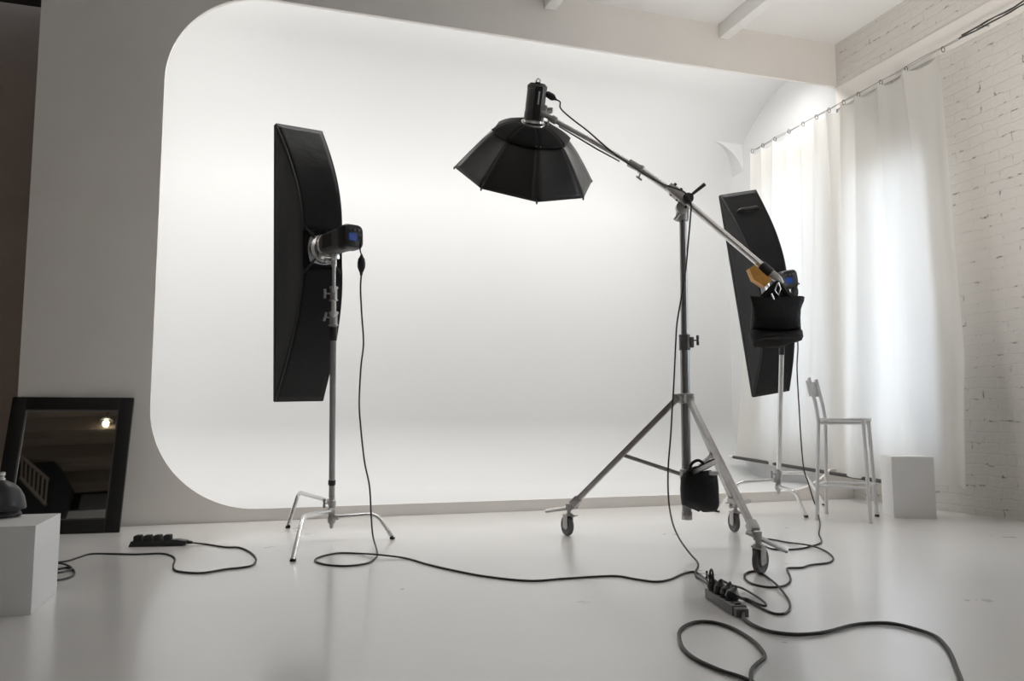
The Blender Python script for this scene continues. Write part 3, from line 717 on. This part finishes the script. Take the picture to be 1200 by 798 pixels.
    # rear end: black collar, amber counterweight under the arm, steel end piece
    obj('rear_collar', MB().lathe([(.020, -.07), (.027, -.065), (.027, .0), (.022, .004)], pe, d2, 18), M['plastic'], t)
    pe2 = pt(913, 331, 4.36)
    obj('rear_end_piece', MB().lathe([(.022, 0), (.024, .01), (.022, .06), (.016, .07), (.010, .085)], pe, d2, 18).tube([pe2, pe2-Za*.05], .009, 10), M['cast'], t)
    wc = pt(888.5, 325, 4.40)-f_*.02; wd = (pt(900, 333, 4.4)-pt(880, 319, 4.4)).normalized(); wn = f_.cross(wd).normalized()
    obj('counterweight', MB().prism([(-.062, .030), (.062, .012), (.050, -.038), (-.020, -.040), (-.075, -.004)], wc-f_*.03, wd, wn if wn.z > 0 else -wn, f_, .06), M['amber'], t)
    return pe2
PE = crane()

# ------------------------------------------------------------------ sandbags
def bag_mesh(secs, F, thick, wob=.006, seed=1):
    """secs = [(left px, right px, y px, thickness factor)] from the top down"""
    rnd = random.Random(seed); rings = []
    for (xl, xr, y, k) in secs:
        a_, b_ = pt(xl, y, F), pt(xr, y, F); c_ = (a_+b_)/2; h = (b_-a_)/2; ring = []
        for i in range(32):
            t = 2*PI*i/32; cs, sn = math.cos(t), math.sin(t)
            px = (abs(cs)**.6)*(1 if cs > 0 else -1); py = (abs(sn)**.8)*(1 if sn > 0 else -1)
            ring.append(c_+h*px+f_*py*thick*k+Za*(wob*math.sin(3*t+y*.3)+rnd.uniform(-.5, .5)*wob*.4))
        rings.append(ring)
    return MB().loft(rings)
t = thing('sandbag', 'black saddle sandbag strapped to the rear end of the boom', 'sandbag', pt(910, 405, 4.36))
obj('upper_pouch', bag_mesh([(879, 943, 348, .10), (880, 942, 352, .25), (881, 940, 357, .40), (881, 938, 364, .62), (881, 937, 372, .85), (880, 937, 380, .95), (880, 938, 386, .75), (882, 936, 388, .4)], 4.33, .075, seed=2), M['bag'], t)
obj('lower_pouch', bag_mesh([(882, 938, 386, .3), (879, 940, 389, .6), (878, 940, 394, .95), (880, 938, 398, .95), (881, 935, 400, .6), (882, 925, 404, .45), (884, 912, 407, .15)], 4.32, .085, seed=3), M['bag'], t)
obj('carry_strap', MB().tube(spline([pt(893, 352, 4.33), pt(901, 342, 4.33), pt(911, 331, 4.33), pt(922, 343, 4.33), pt(930, 353, 4.33)], 6), .010, 8)
    .prism([(-.11, 0), (.10, 0), (.04, .075), (-.03, .075)], pt(911, 350, 4.34), r_, Za, f_, .012), M['bag'], t)
obj('snap_hook', MB().tube([pt(912, 331, 4.32), pt(915, 338, 4.32), pt(912, 346, 4.32), pt(908, 340, 4.32), pt(911, 332, 4.32)], .0045, 8).tube([pt(904, 344, 4.31), pt(907, 351, 4.31)], .004, 8), M['chrome'], t)
t = thing('sandbag', 'small black sandbag hung low between the boom stand legs', 'sandbag', pt(820, 597, 4.36))
obj('pouch', bag_mesh([(803, 833, 553, .25), (800, 840, 556, .55), (798, 841, 562, .8), (797.5, 841.5, 572, 1), (798, 842, 583, 1), (799, 842.5, 590, .9), (812, 842, 595, .6), (818, 840, 598, .25)], 4.38, .070, .009, seed=5), M['bag'], t)
obj('top_roll', MB().tube(spline([pt(806, 551, 4.36), pt(815, 549, 4.36), pt(825, 547, 4.36), pt(834, 542, 4.36), pt(840, 540, 4.36)], 5), [.012]*8+[.018]*8+[.016]*5, 10), M['bag'], t)
obj('handle', MB().tube(spline([pt(808, 551, 4.33), pt(811, 543, 4.33), pt(818, 539.5, 4.33), pt(824, 543, 4.33), pt(826, 549, 4.33)], 6), .0085, 8), M['bag'], t)
obj('buckle', MB().box(pt(836.5, 554.5, 4.33), (.05, .02, .022), (r_, f_, Za), bev=.003), M['label'], t)

# ------------------------------------------------------------------ power strips, plugs, cables
CR = .0046
def cable(label, pts, r=CR, plug=None, ends=None):
    o = obj('power_cable', MB().tube(spline(pts, 7), r, 8), M['cable']); tag(o, label, 'cable'); return o
def fl(lst, z=CR): return [gp(x, y, z) for x, y in lst]
def fade(lst, F0, n):    # hanging points: depth slides from F0
    return [pt(x, y, F) for x, y, F in lst]
# left strip with four plug sockets
a_, b_ = gp(150, 641), gp(207, 640); ax = (b_-a_).normalized(); sd = Za.cross(ax); c_ = (a_+b_)/2+sd*.03
t = thing('power_strip', 'black four socket power strip on the floor near the mirror', 'power strip', c_)
L = (b_-a_).length
obj('strip_body', MB().prism([(-L/2, 0), (L/2+.03, 0), (L/2+.05, .012), (L/2+.045, .026), (L/2-.005, .034), (-L/2+.012, .028)], c_-sd*.027, ax, Za, sd, .054), M['plastic'], t)
for i in range(4):
    p = c_+ax*(-L/2+.042+i*.052)+Za*.030
    obj('socket_cover', MB().box(p+Za*.012, (.040, .050, .030), (ax, sd, Za), bev=.006).box(p+Za*.026-sd*.004+ax*.004, (.032, .044, .010), (ax, sd, Za), bev=.004), M['rubber'], t)
obj('cable_sleeve', MB().tube([c_+ax*(L/2+.04)+Za*.018, c_+ax*(L/2+.075)+Za*.014], [.012, .008], 10), M['plastic'], t)
st = c_+ax*(L/2+.06)+Za*.014
cable('black cable looping from the left power strip behind the low plinth', [st]+fl([(240, 637.5), (264, 641), (280, 641.5), (293, 647), (300, 655), (296, 662), (283, 665), (264, 667), (240, 671), (222, 671), (206, 668.5), (203, 663), (205, 655), (199, 650.5), (187, 648.5), (160, 649.5), (133, 649), (107, 649), (93, 653), (80, 657), (62, 660), (48, 664), (50, 668), (67, 667), (79, 665), (86, 668), (87, 673), (80, 677), (66, 680), (52, 681)]))
cable('short black coil of cable beside the low plinth', fl([(58, 672), (70, 671), (80, 668.5), (84, 666), (78, 662), (68, 660), (56, 661)], CR*2.6))

# right strip with plugs
a_, b_ = gp(826, 700), gp(858, 722); ax = (b_-a_).normalized(); sd = Za.cross(ax); sd = sd if sd.dot(r_) > 0 else -sd; c_ = (a_+b_)/2+sd*.028
L = (b_-a_).length
t = thing('power_strip', 'black power strip crowded with plugs in front of the boom stand', 'power strip', c_)
obj('strip_body', MB().box(c_+Za*.018, (L, .056, .036), (ax, sd, Za), bev=.005).box(c_+ax*(L/2+.012)+Za*.016, (.034, .046, .030), (ax, sd, Za), bev=.004), M['grey'], t)
obj('switch', MB().box(c_+ax*(L/2-.03)+Za*.038, (.030, .022, .008), (ax, sd, Za), bev=.002), M['plastic'], t)
plugs = []
for i, (q, lean, hgt) in enumerate(((-.36, -.3, .062), (-.16, .1, .050), (.04, .35, .052), (.20, .5, .046))):
    p = c_+ax*L*q+Za*.036; d = (Za+sd*lean-ax*.1).normalized()
    obj('socket', MB().lathe([(.021, -.004), (.023, 0), (.023, .004), (.019, .005)], p, Za, 18), M['plastic'], t)
    pg = MB().lathe([(.022, .003), (.025, .006), (.025, .026), (.018, .034), (.011, .042), (.008, hgt)], p, d, 14)
    o = obj('power_plug', pg, M['plastic'], None, origin=p)
    tag(o, ['black plug with a ring shaped grip at the far end of the right power strip', 'black plug second from the far end of the right power strip', 'black plug third from the far end of the right power strip', 'black plug nearest the camera on the right power strip'][i], 'plug')
    plugs.append((p+d*hgt, d))
p0, d0 = plugs[0]
tag(obj('plug_grip', MB().tube(spline([p0+ax*.03*math.cos(a)*.6+Za*.022*math.sin(a)+ax*.02 for a in [2*PI*k/10 for k in range(11)]], 3), .004, 8), M['plastic']), 'small black pull ring on the furthest plug of the right power strip', 'pull ring')

# cable of the left head
rear = RC1+nh*.29+r_*.05
def F_at(p): return (p-CP).dot(FW)
FL = F_at(rear)
cn = pt(423.5, 311, FL)
tag(obj('cable_connector', MB().lathe([(.005, .062), (.010, .048), (.018, .036), (.022, .012), (.021, -.010), (.014, -.030), (.009, -.040), (.007, -.056)], cn, Za, 16), M['plastic']), 'black inline plug hanging below the left flash head', 'connector')
cable('thin short lead from the left flash head to its hanging plug', [rear-r_*.03, rear+r_*.005-Za*.004, pt(422, 292, FL), cn+Za*.058], .004)
cable('black cable hanging from the left softbox and running across the floor', [cn-Za*.05, pt(422.5, 340, FL), pt(424, 370, FL), pt(426, 402, FL+.02), pt(423, 430, FL+.03), pt(421, 470, FL+.05), pt(422.5, 498, FL+.06), pt(427, 540, FL+.06), pt(433, 570, FL+.04), pt(435, 605, FL), pt(437, 628, F_at(gp(439, 640))), gp(442, 647, CR)]
    + fl([(440, 654), (430, 660), (408, 663), (385, 662), (371, 658.5), (370, 655), (380, 651), (398, 648), (420, 648.5)]) + [gp(443, 650, CR*3)] + fl([(475, 654), (500, 661), (530, 668), (570, 675.5), (620, 680.5), (660, 678), (700, 675.5), (724, 675), (745, 678.5), (768, 681.5), (785, 679), (800, 672.5), (812, 670), (820, 673)]) + [gp(828, 679, .03), plugs[0][0]+Za*.01-sd*.012])
# cable of the octabox head
tag(obj('cable_connector', MB().lathe([(.012, -.02), (.019, -.01), (.021, .02), (.018, .035), (.009, .045), (.006, .055)], OP+OPD*.02, OPD, 14), M['plastic']), 'black plug in the side of the flash head above the eight sided softbox', 'connector')
q = OP+OPD*.07; Fq = F_at(q)
cable('black cable running along the boom and down the centre column', [q, q+OPD*.03, pt(657, 127, Fq), pt(668, 137.5, 4.70), pt(688, 153, 4.66), pt(703, 166, 4.62), pt(722, 182, 4.60), pt(742, 195.5, 4.585), pt(758, 206, 4.50), pt(775, 215, 4.47), pt(792, 221, 4.45), pt(803, 226, 4.44), pt(809.5, 238, 4.44), pt(809, 256, 4.46), pt(806, 290, 4.48), pt(804, 312, 4.50), pt(799, 345, 4.52), pt(793.5, 378, 4.52), pt(792, 400, 4.52), pt(790.6, 430, 4.50), pt(789, 462, 4.46), pt(788, 476, 4.46), pt(786, 510, 4.44), pt(783, 550, 4.42), pt(783.5, 585, 4.36), pt(788, 612, 4.22), pt(796, 631, 4.10), pt(808, 648, F_at(gp(813, 655)))]
    + fl([(817, 658), (818, 664), (815, 670), (816.5, 676), (823, 680)]) + [gp(829, 684, .03), plugs[0][0]-Za*.012-sd*.014])
# cable of the right head
rr2 = RB+n2*.262+r_*.05; FRh = F_at(rr2)
cn = pt(931, 343, FRh)
tag(obj('cable_connector', MB().lathe([(.005, .075), (.011, .060), (.020, .048), (.027, .015), (.026, -.010), (.018, -.035), (.010, -.045), (.007, -.06)], cn, Za, 16), M['plastic']), 'black inline plug hanging below the right flash head', 'connector')
cable('thin short lead from the right flash head to its hanging plug', [rr2-r_*.01-Za*.02, rr2+r_*.02-Za*.03, pt(930.5, 333, FRh), cn+Za*.07], .004)
cable('black cable falling from the right softbox and winding over the floor', [cn-Za*.055, pt(932.5, 372, FRh), pt(935, 405, FRh), pt(934, 432, FRh), pt(936.5, 480, FRh), pt(939, 520, FRh), pt(942, 550, FRh), pt(947, 565, FRh-.03), pt(953, 585, FRh-.12), pt(958, 599, F_at(gp(960, 608)))]
    + fl([(961, 614), (959.6, 625), (962, 631), (962, 636), (950.5, 640), (937, 643), (914, 644), (901, 642), (892, 637), (893, 632.5), (903, 632), (923, 635.5)]) + [gp(948, 639, CR*3)] + fl([(966, 645), (976, 653), (972, 659), (950, 662), (940, 665), (925, 665.5), (922, 667), (925, 673), (926.5, 679), (923.5, 684), (916, 687), (901, 688), (883, 684.5), (874, 679), (873, 673), (880.6, 669.5), (888.5, 670.5), (898.7, 676)]) + [gp(911, 686, CR*3)]
    + fl([(921, 698), (925.5, 707), (925, 714), (919, 719), (906, 718.5), (889, 711), (873, 703)]) + [gp(862, 698, .03), plugs[2][0]+plugs[2][1]*.004])
cable('short loop of black cable leaving the right power strip and turning back', [plugs[1][0], gp(857, 685.5, .05)] + fl([(870, 689.5), (885, 698), (896, 706), (897, 710), (889, 708), (876, 702)], CR*2.5) + [gp(866, 699, .03), plugs[3][0]+plugs[3][1]*.004])
cable('thick black cable curving from the right power strip to the lower right corner', [c_+ax*(L/2+.03)+Za*.016] + fl([(872, 725), (884, 733), (902.5, 740), (930.5, 743.5), (955, 742.5), (972.5, 739.5), (997, 733), (1018, 730.5), (1042.5, 730.5), (1067, 735.5), (1095, 745), (1109, 758), (1116, 770), (1121, 783), (1126.5, 798), (1134, 825)], .007), .0064)
cable('black cable loop lying on the floor at the bottom edge', fl([(875, 835), (880, 812), (880, 795), (881, 785), (887, 778), (896, 770), (893, 762), (881.5, 750), (860.5, 737), (839.5, 730), (822, 728.5), (808, 731), (797.5, 738), (796, 747), (801, 760), (815, 772), (843, 785), (867.5, 793), (885, 801), (905, 815)], .0064), .0060)

for o in bpy.data.objects:
    if '_org' in o: del o['_org']
